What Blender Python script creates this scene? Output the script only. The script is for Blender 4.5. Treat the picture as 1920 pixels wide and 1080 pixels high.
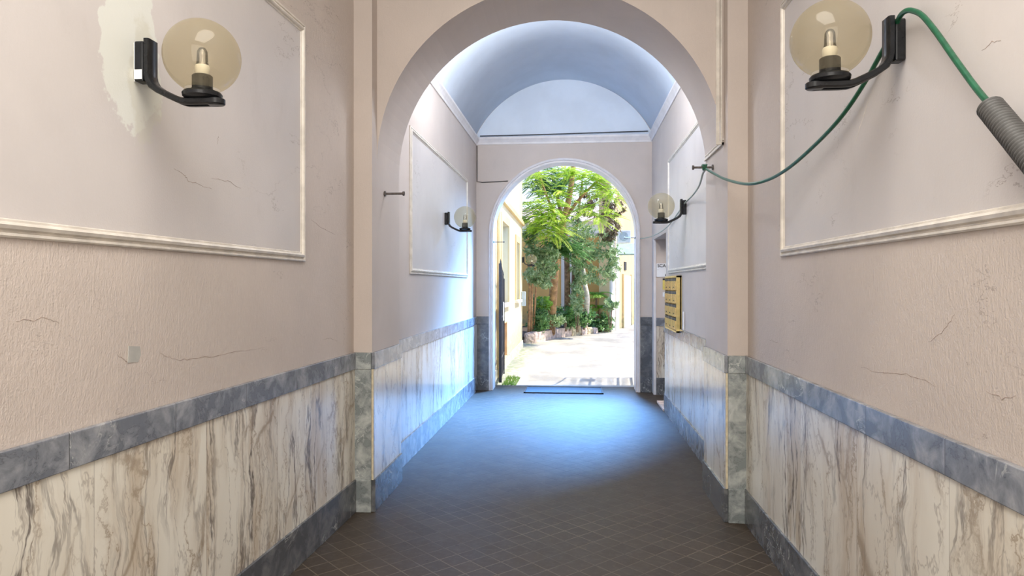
import bpy, bmesh, math, random
from mathutils import Vector, Matrix
random.seed(7)
S = bpy.context.scene
COL = S.collection
for o in list(bpy.data.objects): bpy.data.objects.remove(o, do_unlink=True)

# ------------------------------------------------------------ camera
F, TH = 1300.0, math.radians(5.05)
CT, ST = math.cos(TH), math.sin(TH)
cam_d = bpy.data.cameras.new('camera'); cam = bpy.data.objects.new('camera', cam_d); COL.objects.link(cam)
cam_d.sensor_fit = 'HORIZONTAL'; cam_d.sensor_width = 36.0; cam_d.lens = 36.0*F/1920
cam_d.shift_y = -5.0/1920; cam_d.clip_start = .05; cam_d.clip_end = 300
cam.location = (0, 0, 1.5); cam.rotation_euler = (math.pi/2, 0, TH)
S.camera = cam
# ------------------------------------------------------------ view, world, lights
S.view_settings.view_transform = 'Standard'; S.view_settings.look = 'None'
S.view_settings.gamma = 1.0; S.view_settings.use_curve_mapping = False
S.view_settings.exposure = 0.42
S.cycles.max_bounces = 9; S.cycles.diffuse_bounces = 5; S.cycles.glossy_bounces = 4
S.cycles.transparent_max_bounces = 12; S.cycles.use_denoising = True
S.cycles.caustics_reflective = False; S.cycles.caustics_refractive = False
S.cycles.sample_clamp_indirect = 8.0

W = bpy.data.worlds.new('sky'); S.world = W; W.use_nodes = True
wn = W.node_tree; bg = wn.nodes['Background']
tc = wn.nodes.new('ShaderNodeTexCoord'); sx = wn.nodes.new('ShaderNodeSeparateXYZ'); rp = wn.nodes.new('ShaderNodeValToRGB')
wn.links.new(tc.outputs['Generated'], sx.inputs[0]); wn.links.new(sx.outputs[2], rp.inputs[0]); wn.links.new(rp.outputs[0], bg.inputs[0])
rp.color_ramp.elements[0].position = 0.0; rp.color_ramp.elements[0].color = (.93, .96, 1, 1)
rp.color_ramp.elements[1].position = .62; rp.color_ramp.elements[1].color = (.10, .30, 1.0, 1)
e_ = rp.color_ramp.elements.new(.22); e_.color = (.60, .77, 1, 1)
bg.inputs[1].default_value = 1.3

def lamp(kind, name, loc, to, energy, color, **kw):
    d = bpy.data.lights.new(name, kind); d.energy = energy; d.color = color
    for k, v in kw.items(): setattr(d, k, v)
    o = bpy.data.objects.new(name, d); COL.objects.link(o); o.location = loc
    o.rotation_euler = (Vector(to)-Vector(loc)).to_track_quat('-Z', 'Y').to_euler(); return o
lamp('SUN', 'sun', (14, 14.5, 20), (0, 13.5, 0), 5.6, (1, .92, .78), angle=math.radians(.6))
# added blue spots standing in for skylight through the courtyard arch
lamp('SPOT', 'open_sky_fill', (2.45, 13.3, 4.7), (-.55, 6.7, .2), 4500, (.22, .50, 1.0), spot_size=math.radians(46), spot_blend=.6, shadow_soft_size=.9)
lamp('SPOT', 'sky_fill_above_door', (.85, 12.4, 5.1), (-.5, 7.1, 0), 19500, (.17, .44, 1.0), spot_size=math.radians(44), spot_blend=.7, shadow_soft_size=.7)
# daylight through the street doorway behind the camera
lamp('AREA', 'street_daylight', (-.2, -1.32, 1.8), (-.2, 5, 1.8), 62, (1, .95, .88), shape='RECTANGLE', size=2.3, size_y=3.2)
# added fill light under the street-end vault, above the viewer; no fixture
lamp('AREA', 'vault_fill', (-.2, .9, 4.1), (-.2, 1.9, 0), 100, (1, .94, .86), shape='RECTANGLE', size=1.6, size_y=2.6)
# two added fill lights for the inner vault, hidden behind the arch head
lamp('POINT', 'inner_vault_fill', (-.15, 5.8, 3.82), (0, 6, 0), 50, (.97, .97, 1), shadow_soft_size=.12)
lamp('AREA', 'inner_vault_upfill', (-.15, 5.45, 3.42), (-.15, 8.6, 6.6), 44, (.90, .95, 1), shape='RECTANGLE', size=1.3, size_y=.25)
# fill light added inside the stair lobby, without a fitting
lamp('AREA', 'stair_fill', (2.2, 8.6, 2.85), (2.2, 8.6, 0), 12, (1, .93, .86), size=.5)

# ------------------------------------------------------------ unprojection of measured points to real positions
def ray(px, py):
    u = (px-960)/F
    return Vector((u*CT-ST, u*ST+CT, (535-py)/F))
def onx(px, py, x): v = ray(px, py); return v*(x/v.x)+Vector((0, 0, 1.5))
def ony(px, py, y): v = ray(px, py); return v*(y/v.y)+Vector((0, 0, 1.5))

# ------------------------------------------------------------ node helpers
class NT:
    def __init__(s, name):
        s.m = bpy.data.materials.new(name); s.m.use_nodes = True
        s.t = s.m.node_tree; s.b = s.t.nodes['Principled BSDF']; s.out = s.t.nodes['Material Output']
    def n(s, ty, **kw):
        x = s.t.nodes.new(ty)
        for k, v in kw.items(): setattr(x, k, v)
        return x
    def l(s, a, b): s.t.links.new(a, b)
    def put(s, v, sock):
        if v is None: return
        if hasattr(v, 'is_output'): s.l(v, sock)
        else: sock.default_value = v
    def math(s, op, a, b=None, c=None, clamp=False):
        x = s.n('ShaderNodeMath', operation=op); x.use_clamp = clamp
        s.put(a, x.inputs[0]); s.put(b, x.inputs[1]); s.put(c, x.inputs[2]); return x.outputs[0]
    def pos(s):
        g = s.n('ShaderNodeNewGeometry'); q = s.n('ShaderNodeSeparateXYZ'); s.l(g.outputs['Position'], q.inputs[0]); return q.outputs
    def xyz(s, a, b, c):
        x = s.n('ShaderNodeCombineXYZ'); s.put(a, x.inputs[0]); s.put(b, x.inputs[1]); s.put(c, x.inputs[2]); return x.outputs[0]
    def noise(s, vec, scale=1, detail=4, rough=.55, dist=0):
        x = s.n('ShaderNodeTexNoise'); s.l(vec, x.inputs['Vector']); x.inputs['Scale'].default_value = scale
        x.inputs['Detail'].default_value = detail; x.inputs['Roughness'].default_value = rough; x.inputs['Distortion'].default_value = dist
        return x.outputs['Fac']
    def ss(s, v, lo, hi, a=0.0, b=1.0):
        x = s.n('ShaderNodeMapRange', interpolation_type='SMOOTHSTEP'); s.put(v, x.inputs[0])
        x.inputs[1].default_value = lo; x.inputs[2].default_value = hi; x.inputs[3].default_value = a; x.inputs[4].default_value = b
        return x.outputs[0]
    def mix(s, f, a, b):
        x = s.n('ShaderNodeMix', data_type='RGBA'); s.put(f, x.inputs[0])
        for v, i in ((a, 6), (b, 7)):
            if isinstance(v, tuple) and len(v) == 3: v = (*v, 1)
            s.put(v, x.inputs[i])
        return x.outputs[2]
    def bump(s, h, strength=.3, dist=.01):
        x = s.n('ShaderNodeBump'); s.l(h, x.inputs['Height']); x.inputs['Strength'].default_value = strength
        x.inputs['Distance'].default_value = dist; s.l(x.outputs[0], s.b.inputs['Normal'])
    def fin(s, col, rough=.6, metal=0, spec=None):
        if isinstance(col, tuple) and len(col) == 3: col = (*col, 1)
        s.put(col, s.b.inputs['Base Color']); s.put(rough, s.b.inputs['Roughness']); s.b.inputs['Metallic'].default_value = metal
        if spec is not None: s.b.inputs['Specular IOR Level'].default_value = spec
        return s.m
    def hv(s):  # horizontal run along any wall, height
        p = s.pos(); return s.math('ADD', p[0], p[1]), p[2], p

def simple(name, col, rough=.6, metal=0, var=.12, scale=8, spec=None):
    t = NT(name); h, z, p = t.hv()
    v = t.noise(t.xyz(p[0], p[1], p[2]), scale, 5)
    dark = tuple(c*(1-var) for c in col); lite = tuple(min(1, c*(1+var)) for c in col)
    return t.fin(t.mix(t.ss(v, .3, .7), dark, lite), rough, metal, spec)

def plaster(name, col, rough=.55, streak=.5, crack=True, patch=False, bumpd=.006, grey=(.42, .38, .35)):
    t = NT(name); h, z, p = t.hv(); P3 = t.xyz(p[0], p[1], p[2])
    big = t.noise(P3, 1.3, 3); med = t.noise(t.xyz(h, 0.0, t.math('MULTIPLY', z, .45)), 5, 5, .6)
    c = t.mix(t.ss(big, .3, .75), tuple(x*.93 for x in col), tuple(min(1, x*1.05) for x in col))
    c = t.mix(t.math('MULTIPLY', t.ss(med, .55, .8), .3), c, grey)
    fine = t.noise(t.xyz(t.math('MULTIPLY', h, 1.0), 0.0, t.math('MULTIPLY', z, .3)), 95, 3, .6)
    fine2 = t.noise(P3, 160, 3, .6)
    c = t.mix(t.math('MULTIPLY', t.ss(fine, .45, .7), .17*streak*2), c, tuple(min(1, x*1.25) for x in col))
    if crack:
        cr = t.noise(t.xyz(t.math('MULTIPLY', h, .45), 3.1, z), 2.6, 7, .62)
        ridge = t.ss(t.math('ABSOLUTE', t.math('SUBTRACT', cr, .5)), .0, .0038, 1, 0)
        msk = t.ss(t.noise(t.xyz(h, 7.7, z), 1.9, 2), .55, .64)
        ck = t.math('MULTIPLY', ridge, msk)
        c = t.mix(t.math('MULTIPLY', ck, .55), c, (.20, .15, .12))
    if patch:  # white filler around the fitting
        nz = t.noise(t.xyz(h, 1.0, z), 7, 5, .6)
        dy = t.math('DIVIDE', t.math('SUBTRACT', p[1], 2.27), .16); dz = t.math('DIVIDE', t.math('SUBTRACT', z, 2.30), .27)
        d = t.math('ADD', t.math('SQRT', t.math('ADD', t.math('MULTIPLY', dy, dy), t.math('MULTIPLY', dz, dz))), t.math('MULTIPLY', t.math('SUBTRACT', nz, .5), 1.5))
        c = t.mix(t.math('MULTIPLY', t.ss(d, .92, 1.0, 1, 0), .75), c, (.70, .72, .66))
        dy2 = t.math('DIVIDE', t.math('SUBTRACT', p[1], 2.34), .085); dz2 = t.math('DIVIDE', t.math('SUBTRACT', z, 2.21), .22)
        d2 = t.math('ADD', t.math('SQRT', t.math('ADD', t.math('MULTIPLY', dy2, dy2), t.math('MULTIPLY', dz2, dz2))), t.math('MULTIPLY', t.math('SUBTRACT', nz, .5), 1.6))
        c = t.mix(t.math('MULTIPLY', t.ss(d2, .85, 1.05, 1, 0), .6), c, (.56, .54, .45))
    t.bump(t.math('ADD', t.math('MULTIPLY', fine, streak), t.math('MULTIPLY', fine2, .3)), .9, bumpd)
    return t.fin(c, rough)

def white_marble(name, period=.66, off=.0, base=(.74, .70, .60), vein=(.13, .11, .10), rough=.16, dens=1.0):
    t = NT(name); h, z, p = t.hv(); ho = t.math('ADD', h, 10+off)
    sid = t.math('FLOOR', t.math('DIVIDE', ho, period))
    k = t.math('ADD', ho, t.math('MULTIPLY', sid, 3.37))
    warp = t.math('MULTIPLY', t.math('SUBTRACT', t.noise(t.xyz(k, 2.0, t.math('MULTIPLY', z, .7)), 3.2, 5), .5), .17)
    kk = t.math('ADD', k, warp)
    V = lambda a, b, o: t.xyz(t.math('MULTIPLY', kk, a), o, t.math('MULTIPLY', z, b))
    def veins(a, b, o, w, sc=1, det=6):
        n_ = t.noise(V(a, b, o), sc, det, .62)
        return t.ss(t.math('ABSOLUTE', t.math('SUBTRACT', n_, .5)), 0, w, 1, 0)
    cloud = t.noise(V(3.0, .9, 5.0), 1, 3)
    m1 = t.ss(t.noise(V(2.4, .45, 9.0), 1.3, 3), .40, .58)
    c = t.mix(t.ss(cloud, .3, .75), base, tuple(x*y for x, y in zip(base, (.86, .83, .80))))
    c = t.mix(t.math('MULTIPLY', veins(4.2, .5, 1.5, .09), t.math('MULTIPLY', m1, .5)), c, (.44, .32, .20))
    c = t.mix(t.math('MULTIPLY', veins(7.0, .9, 3.3, .034), t.math('MULTIPLY', m1, .9*dens)), c, vein)
    c = t.mix(t.math('MULTIPLY', veins(15, 1.5, 6.1, .03), t.math('MULTIPLY', m1, .36*dens)), c, (.22, .17, .14))
    c = t.mix(t.math('MULTIPLY', veins(3.3, 1.1, 8.2, .010), .5), c, (.30, .26, .22))
    vo = t.n('ShaderNodeTexVoronoi', feature='DISTANCE_TO_EDGE'); vo.inputs['Scale'].default_value = 1.0
    wz = t.math('MULTIPLY', t.math('SUBTRACT', t.noise(t.xyz(k, 4.0, z), 5.0, 6, .65), .5), 1.5)
    t.l(t.xyz(t.math('ADD', t.math('MULTIPLY', kk, 4.6), wz), sid, t.math('ADD', t.math('MULTIPLY', z, 1.5), t.math('MULTIPLY', wz, .5))), vo.inputs['Vector'])
    m3 = t.ss(t.noise(V(1.6, .9, 12.0), 1.6, 3), .38, .62)
    c = t.mix(t.math('MULTIPLY', t.ss(vo.outputs['Distance'], .0, .035, 1, 0), t.math('MULTIPLY', m3, .75)), c, (.30, .24, .18))
    c = t.mix(t.math('MULTIPLY', t.ss(vo.outputs['Distance'], .0, .16, 1, 0), t.math('MULTIPLY', m3, .22)), c, (.45, .34, .22))
    fr = t.math('FRACT', t.math('DIVIDE', ho, period))
    j = t.ss(t.math('ABSOLUTE', t.math('SUBTRACT', fr, .5)), .4965, .4990)
    c = t.mix(t.math('MULTIPLY', j, .5), c, (.25, .22, .18))
    return t.fin(c, rough)

def grey_marble(name, period=.55, off=0, base=(.155, .168, .195), lite=(.36, .37, .39), rough=.17, white=(.62, .63, .60)):
    t = NT(name); h, z, p = t.hv(); ho = t.math('ADD', h, 10+off)
    sid = t.math('FLOOR', t.math('DIVIDE', ho, period))
    a = t.math('ADD', h, t.math('MULTIPLY', z, .9)); b = t.math('SUBTRACT', t.math('MULTIPLY', z, .35), t.math('MULTIPLY', h, .30))
    V = t.xyz(t.math('MULTIPLY', b, 3.0), t.math('MULTIPLY', sid, 1.7), t.math('MULTIPLY', a, 1.0))
    n1 = t.noise(V, 6, 7, .62, .5); n2 = t.noise(V, 3.2, 5, .6, 1.4); n3 = t.noise(V, 22, 4, .6)
    c = t.mix(t.ss(n1, .38, .72), base, lite)
    c = t.mix(t.math('MULTIPLY', t.ss(n3, .5, .8), .35), c, tuple(x*.5 for x in base))
    r = t.ss(t.math('ABSOLUTE', t.math('SUBTRACT', n2, .5)), 0, .016, 1, 0)
    mk = t.ss(t.noise(V, 2.1, 2), .52, .66)
    c = t.mix(t.math('MULTIPLY', t.math('MULTIPLY', r, mk), .75), c, white)
    r2 = t.ss(t.math('ABSOLUTE', t.math('SUBTRACT', n1, .44)), 0, .010, 1, 0)
    c = t.mix(t.math('MULTIPLY', r2, .5), c, (.06, .06, .065))
    fr = t.math('FRACT', t.math('DIVIDE', ho, period))
    j = t.ss(t.math('ABSOLUTE', t.math('SUBTRACT', fr, .5)), .4955, .4985)
    c = t.mix(t.math('MULTIPLY', j, .7), c, (.05, .05, .05))
    return t.fin(c, rough)

def floor_mat():
    t = NT('floor_tiles'); p = t.pos(); E = .1195; q = math.sqrt(.5)
    X = t.math('SUBTRACT', p[0], .200); Y = t.math('SUBTRACT', p[1], 3.657)
    a = t.math('MULTIPLY', t.math('ADD', X, Y), q/E); b = t.math('MULTIPLY', t.math('SUBTRACT', X, Y), q/E)
    def edge(v):
        fr = t.math('FRACT', t.math('ADD', v, 100.5)); return t.math('ABSOLUTE', t.math('SUBTRACT', fr, .5))
    ea, eb = edge(a), edge(b)
    dmin = t.math('MINIMUM', ea, eb)
    j = t.ss(dmin, .018, .034, 1, 0)
    wn_ = t.n('ShaderNodeTexWhiteNoise', noise_dimensions='2D')
    t.l(t.xyz(t.math('FLOOR', t.math('ADD', a, 100)), t.math('FLOOR', t.math('ADD', b, 100)), 0.0), wn_.inputs['Vector'])
    P3 = t.xyz(p[0], p[1], p[2])
    n1 = t.noise(P3, 1.6, 4); n2 = t.noise(P3, 24, 5, .65); n3 = t.noise(P3, 7, 5, .6)
    c = t.mix(wn_.outputs['Value'], (.042, .0295, .0195), (.064, .0465, .032))
    c = t.mix(t.ss(n1, .3, .75), c, (.050, .037, .026))
    c = t.mix(t.math('MULTIPLY', t.ss(n2, .45, .8), .35), c, (.135, .108, .082))
    spots = t.ss(t.noise(P3, 17, 2, .5), .73, .76)
    c = t.mix(t.math('MULTIPLY', spots, .7), c, (.02, .014, .010))
    worn = t.ss(t.noise(P3, 1.1, 3), .35, .62)
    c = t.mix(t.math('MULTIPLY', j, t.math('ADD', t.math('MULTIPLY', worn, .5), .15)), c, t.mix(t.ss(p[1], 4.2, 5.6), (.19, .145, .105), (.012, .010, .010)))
    t.bump(t.math('ADD', t.math('MULTIPLY', t.math('SUBTRACT', 1.0, j), .6), t.math('MULTIPLY', n2, .5)), .5, .003)
    return t.fin(c, t.math('ADD', t.math('MULTIPLY', n3, .16), .42), 0, .3)

def ground_mat():
    t = NT('courtyard_concrete'); p = t.pos(); P3 = t.xyz(p[0], t.math('MULTIPLY', p[1], .5), p[2])
    n1 = t.noise(P3, 1.2, 5, .6); n2 = t.noise(P3, 9, 6, .65)
    c = t.mix(t.ss(n1, .35, .7), (.53, .49, .43), (.30, .29, .27)); c = t.mix(t.math('MULTIPLY', t.ss(n2, .5, .8), .5), c, (.30, .30, .29))
    m = t.math('MULTIPLY', t.ss(p[0], -1.15, -.75, 1, 0), t.ss(n2, .35, .6)); c = t.mix(t.math('MULTIPLY', m, .7), c, (.20, .26, .12))
    t.bump(n2, .4, .02); return t.fin(c, .85)

def stucco(name, col, dirt=True, stain=(.25, .27, .18)):
    t = NT(name); p = t.pos(); P3 = t.xyz(p[0], p[1], p[2]); n1 = t.noise(P3, .9, 5, .6); n2 = t.noise(P3, 12, 5)
    c = t.mix(t.ss(n1, .3, .75), col, tuple(x*.85 for x in col))
    if dirt:
        m = t.math('MULTIPLY', t.ss(t.math('ADD', p[2], t.math('MULTIPLY', n1, .9)), .55, 1.25, 1, 0), t.ss(n2, .3, .6)); c = t.mix(t.math('MULTIPLY', m, .7), c, stain)
    t.bump(n2, .3, .01); return t.fin(c, .85)

def leafmat(name, c1, c2, trans=.45):
    t = NT(name); p = t.pos(); P3 = t.xyz(p[0], p[1], p[2])
    w = t.n('ShaderNodeTexWhiteNoise', noise_dimensions='3D'); v = t.n('ShaderNodeVectorMath', operation='SNAP')
    t.l(P3, v.inputs[0]); v.inputs[1].default_value = (.09, .09, .09); t.l(v.outputs[0], w.inputs['Vector'])
    c = t.mix(w.outputs['Value'], c1, c2)
    d = t.n('ShaderNodeBsdfDiffuse'); tr = t.n('ShaderNodeBsdfTranslucent'); g = t.n('ShaderNodeBsdfGlossy'); g.inputs['Roughness'].default_value = .4
    t.l(c, d.inputs[0]); t.l(c, tr.inputs[0]); m = t.n('ShaderNodeMixShader'); m.inputs[0].default_value = trans
    t.l(d.outputs[0], m.inputs[1]); t.l(tr.outputs[0], m.inputs[2]); m2 = t.n('ShaderNodeMixShader'); m2.inputs[0].default_value = .05
    t.l(m.outputs[0], m2.inputs[1]); t.l(g.outputs[0], m2.inputs[2]); t.l(m2.outputs[0], t.out.inputs[0]); return t.m

def globe_mat():
    t = NT('smoked_glass'); tr = t.n('ShaderNodeBsdfTransparent'); g = t.n('ShaderNodeBsdfGlossy'); d = t.n('ShaderNodeBsdfDiffuse'); tl = t.n('ShaderNodeBsdfTranslucent')
    tr.inputs[0].default_value = (.90, .86, .75, 1); g.inputs['Roughness'].default_value = .03; g.inputs[0].default_value = (1, 1, 1, 1)
    d.inputs[0].default_value = (.50, .45, .33, 1); tl.inputs[0].default_value = (.70, .63, .48, 1)
    a = t.n('ShaderNodeAddShader'); mm = t.n('ShaderNodeMixShader'); mm.inputs[0].default_value = .5; t.l(d.outputs[0], mm.inputs[1]); t.l(tl.outputs[0], mm.inputs[2])
    m1 = t.n('ShaderNodeMixShader'); m1.inputs[0].default_value = .22; t.l(tr.outputs[0], m1.inputs[1]); t.l(mm.outputs[0], m1.inputs[2])
    lw_ = t.n('ShaderNodeLayerWeight'); lw_.inputs['Blend'].default_value = .5; pw = t.math('MULTIPLY_ADD', t.math('POWER', lw_.outputs['Facing'], 4.0), .25, .02)
    m2 = t.n('ShaderNodeMixShader'); t.l(pw, m2.inputs[0]); t.l(m1.outputs[0], m2.inputs[1]); t.l(g.outputs[0], m2.inputs[2])
    t.l(m2.outputs[0], t.out.inputs[0]); return t.m

M = {}
PINK = (.565, .49, .435)
M['pink'] = plaster('pink_plaster', PINK)
M['pink_smooth'] = plaster('pink_plaster_fine', (.56, .485, .435), streak=.2, crack=False, bumpd=.003)
M['panel'] = plaster('panel_plaster', (.575, .535, .515), rough=.42, streak=.12, bumpd=.002)
M['panel_patched'] = plaster('panel_plaster_patched', (.575, .535, .515), rough=.42, streak=.12, patch=True, bumpd=.002)
M['white'] = simple('white_ceiling_paint', (.66, .73, .82), .7, var=.05, scale=2)  # bluish tint puts the skylight on the vault into the paint colour
M['mould'] = simple('cream_moulding_paint', (.66, .61, .54), .4, var=.12, scale=14)
M['trimwhite'] = simple('white_trim_paint', (.70, .67, .67), .45, var=.06, scale=9)
M['marble'] = white_marble('cream_veined_marble', base=(.80, .77, .68))
M['marble_in'] = white_marble('cream_veined_marble_inner', period=.60, off=.3, base=(.72, .71, .69))
M['grey'] = grey_marble('grey_marble_band')
M['grey_dark'] = grey_marble('dark_grey_marble', period=.9, off=.2, base=(.085, .09, .10), lite=(.19, .195, .20))
M['green'] = grey_marble('greenish_marble', period=9, base=(.21, .235, .235), lite=(.52, .54, .52), rough=.22)
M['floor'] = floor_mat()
M['ground'] = ground_mat()
M['black'] = simple('black_plastic', (.010, .011, .013), .25, var=.2, scale=30, spec=.35)
M['iron'] = simple('black_iron', (.018, .02, .03), .4, var=.3, scale=30)
M['steel'] = simple('rusty_steel', (.13, .11, .10), .5, .5, var=.3, scale=60)
M['bulbw'] = simple('white_bulb_base', (.82, .80, .74), .35, var=.03)
M['hose'] = simple('green_hose', (.011, .092, .043), .35, var=.2, scale=40)
M['hose_grey'] = simple('pale_hose', (.33, .38, .34), .45, var=.12, scale=40)
M['conduit'] = simple('grey_conduit', (.085, .083, .08), .5, var=.15, scale=50)
M['cable'] = simple('dark_cable', (.03, .028, .028), .5)
M['brass'] = simple('brass', (.85, .60, .24), .22, 1, var=.12, scale=20)
M['brassframe'] = simple('brass_frame', (.72, .55, .22), .3, .9, var=.1, scale=20)
M['slot'] = simple('dark_slot', (.015, .012, .01), .6)
M['sign'] = simple('sign_board', (.78, .79, .82), .4, var=.03)
M['ink'] = simple('black_ink', (.015, .015, .02), .5)
M['yellow'] = simple('yellow_notice', (.75, .60, .15), .5)
M['mat'] = simple('doormat_fibre', (.035, .055, .075), .8, var=.3, scale=120)  # blue cast of the reflected sky is mixed into the mat colour
M['cream_strip'] = simple('cream_corner_strip', (.62, .54, .38), .5, var=.15, scale=30)
M['stucco_y'] = stucco('yellow_stucco', (.74, .58, .32)); M['stucco_w'] = stucco('cream_stucco', (.78, .68, .46))
M['stucco_o'] = stucco('orange_stucco', (.80, .50, .17)); M['stucco_p'] = stucco('pale_stucco', (.78, .76, .70))
M['frame_o'] = simple('orange_window_surround', (.70, .42, .20), .6)
M['frame_w'] = simple('white_window_frame', (.75, .75, .74), .5); M['shutter'] = simple('blue_grey_shutter', (.42, .50, .56), .5)
M['brown'] = simple('brown_shutter', (.22, .12, .10), .6); M['stone'] = simple('pink_stone', (.66, .52, .45), .85, var=.3, scale=9)
M['stone_y'] = simple('yellow_stone', (.56, .48, .32), .85, var=.3, scale=9)
M['soil'] = simple('soil', (.07, .05, .035), .95, var=.4, scale=6)
M['bark_o'] = simple('orange_bark', (.40, .23, .11), .8, var=.35, scale=10); M['bark'] = simple('brown_bark', (.20, .13, .08), .85, var=.4, scale=12)
M['bark_w'] = simple('pale_bark', (.62, .58, .52), .8, var=.25, scale=9)
M['lime'] = leafmat('lime_leaves', (.34, .58, .05), (.72, .84, .18), .55)
M['green_l'] = leafmat('green_leaves', (.07, .22, .05), (.22, .42, .14))
M['teal'] = leafmat('blue_green_leaves', (.14, .28, .09), (.56, .68, .40))
M['brownleaf'] = leafmat('dry_brown_leaves', (.10, .085, .05), (.30, .22, .14), .4)
M['shrub'] = leafmat('dark_green_leaves', (.05, .17, .05), (.26, .46, .16))
M['fern'] = leafmat('fern_green', (.16, .40, .04), (.38, .60, .10))
M['grass'] = leafmat('grass_green', (.12, .28, .03), (.28, .45, .08))
M['ac'] = simple('white_metal', (.72, .76, .80), .5); M['awn'] = simple('green_awning', (.36, .46, .36), .6)
M['paint'] = simple('white_paint_smear', (.75, .76, .76), .5)
M['glass'] = globe_mat()
t_ = NT('bulb_glass'); a_ = t_.n('ShaderNodeBsdfTransparent'); b_ = t_.n('ShaderNodeBsdfGlossy'); b_.inputs['Roughness'].default_value = .02; c_ = t_.n('ShaderNodeMixShader')
f_ = t_.n('ShaderNodeFresnel'); f_.inputs['IOR'].default_value = 1.9; t_.l(f_.outputs[0], c_.inputs[0]); t_.l(a_.outputs[0], c_.inputs[1]); t_.l(b_.outputs[0], c_.inputs[2]); t_.l(c_.outputs[0], t_.out.inputs[0]); M['bulb'] = t_.m
M['filler'] = simple('grey_filler', (.43, .42, .39), .8)
t_ = NT('window_pane'); M['pane'] = t_.fin((.35, .42, .48), .08)

# ------------------------------------------------------------ mesh helpers
class MB:
    def __init__(s): s.v = []; s.f = []
    def add(s, vs, fs):
        o = len(s.v); s.v += [tuple(x) for x in vs]; s.f += [tuple(i+o for i in f) for f in fs]; return s
    def box(s, a, b):
        x0, y0, z0 = a; x1, y1, z1 = b
        return s.add([(x0,y0,z0),(x1,y0,z0),(x1,y1,z0),(x0,y1,z0),(x0,y0,z1),(x1,y0,z1),(x1,y1,z1),(x0,y1,z1)],
                     [(3,2,1,0),(4,5,6,7),(0,1,5,4),(1,2,6,5),(2,3,7,6),(3,0,4,7)])
    def prism(s, pts, z0, z1):   # plan polygon
        n = len(pts)
        return s.add([(p[0], p[1], z0) for p in pts]+[(p[0], p[1], z1) for p in pts],
                     [tuple(range(n-1, -1, -1)), tuple(range(n, 2*n))]+[(i, (i+1) % n, n+(i+1) % n, n+i) for i in range(n)])
    def tube(s, pts, r, n=8, cap=True):
        pts = [Vector(p) for p in pts]; rs = r if isinstance(r, (list, tuple)) else [r]*len(pts)
        up = None; base = len(s.v)
        for i, p in enumerate(pts):
            t = (pts[min(i+1, len(pts)-1)]-pts[max(i-1, 0)]).normalized()
            if up is None: up = Vector((0, 0, 1)) if abs(t.z) < .9 else Vector((1, 0, 0))
            a = t.cross(up).normalized(); b = a.cross(t).normalized(); up = b
            for k in range(n):
                an = 2*math.pi*k/n; s.v.append(tuple(p+a*(rs[i]*math.cos(an))+b*(rs[i]*math.sin(an))))
        for i in range(len(pts)-1):
            for k in range(n):
                s.f.append((base+i*n+k, base+i*n+(k+1) % n, base+(i+1)*n+(k+1) % n, base+(i+1)*n+k))
        if cap:
            s.f.append(tuple(base+k for k in range(n-1, -1, -1))); e = base+(len(pts)-1)*n; s.f.append(tuple(e+k for k in range(n)))
        return s
    def lathe(s, prof, n=32, axis_pt=(0, 0, 0), close=True):
        base = len(s.v); ax = axis_pt
        for r, z in prof:
            for k in range(n):
                an = 2*math.pi*k/n; s.v.append((ax[0]+r*math.cos(an), ax[1]+r*math.sin(an), ax[2]+z))
        for i in range(len(prof)-1):
            for k in range(n): s.f.append((base+i*n+k, base+i*n+(k+1) % n, base+(i+1)*n+(k+1) % n, base+(i+1)*n+k))
        if close:
            s.f.append(tuple(base+k for k in range(n-1, -1, -1))); e = base+(len(prof)-1)*n; s.f.append(tuple(e+k for k in range(n)))
        return s
    def sweep(s, path, prof, side, closed=False):
        """profile (u,v) swept along path; side(i)->(U,V) vectors"""
        base = len(s.v); m = len(prof); n = len(path)
        for i, p in enumerate(path):
            U, V = side(i)
            for u, v in prof: s.v.append(tuple(Vector(p)+U*u+V*v))
        for i in range(n if closed else n-1):
            j = (i+1) % n
            for k in range(m): s.f.append((base+i*m+k, base+i*m+(k+1) % m, base+j*m+(k+1) % m, base+j*m+k))
        if not closed:
            s.f.append(tuple(base+k for k in range(m-1, -1, -1))); e = base+(n-1)*m; s.f.append(tuple(e+k for k in range(m)))
        return s
    def build(s, name, mat, parent=None, smooth=False, bevel=0, fix=True):
        me = bpy.data.meshes.new(name); me.from_pydata(s.v, [], s.f)
        if fix:
            bm = bmesh.new(); bm.from_mesh(me); bmesh.ops.recalc_face_normals(bm, faces=bm.faces[:]); bm.to_mesh(me); bm.free()
        me.materials.append(mat); o = bpy.data.objects.new(name, me); COL.objects.link(o)
        if smooth:
            for p in me.polygons: p.use_smooth = True
            if smooth == 'auto':
                me.set_sharp_from_angle(angle=math.radians(40))
        if bevel:
            b = o.modifiers.new('bevel', 'BEVEL'); b.width = bevel; b.segments = 2; b.limit_method = 'ANGLE'; b.angle_limit = math.radians(40)
        if parent: o.parent = parent
        return o
def tag(o, label, cat, group=None, kind=None):
    o['label'] = label; o['category'] = cat
    if group: o['group'] = group
    if kind: o['kind'] = kind
    return o
def empty(name, loc=(0, 0, 0), rz=0):
    o = bpy.data.objects.new(name, None); COL.objects.link(o); o.location = loc; o.rotation_euler = (0, 0, rz); o.empty_display_size = .05; return o
def struct(o, label=None):
    o['kind'] = 'structure'
    if label: o['label'] = label; o['category'] = o.name.split('_')[0].split('.')[0]
    return o
def copy_tree(o, parent=None):
    c = o.copy(); COL.objects.link(c)
    if parent: c.parent = parent
    for ch in list(o.children): copy_tree(ch, c)
    return c

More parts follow.
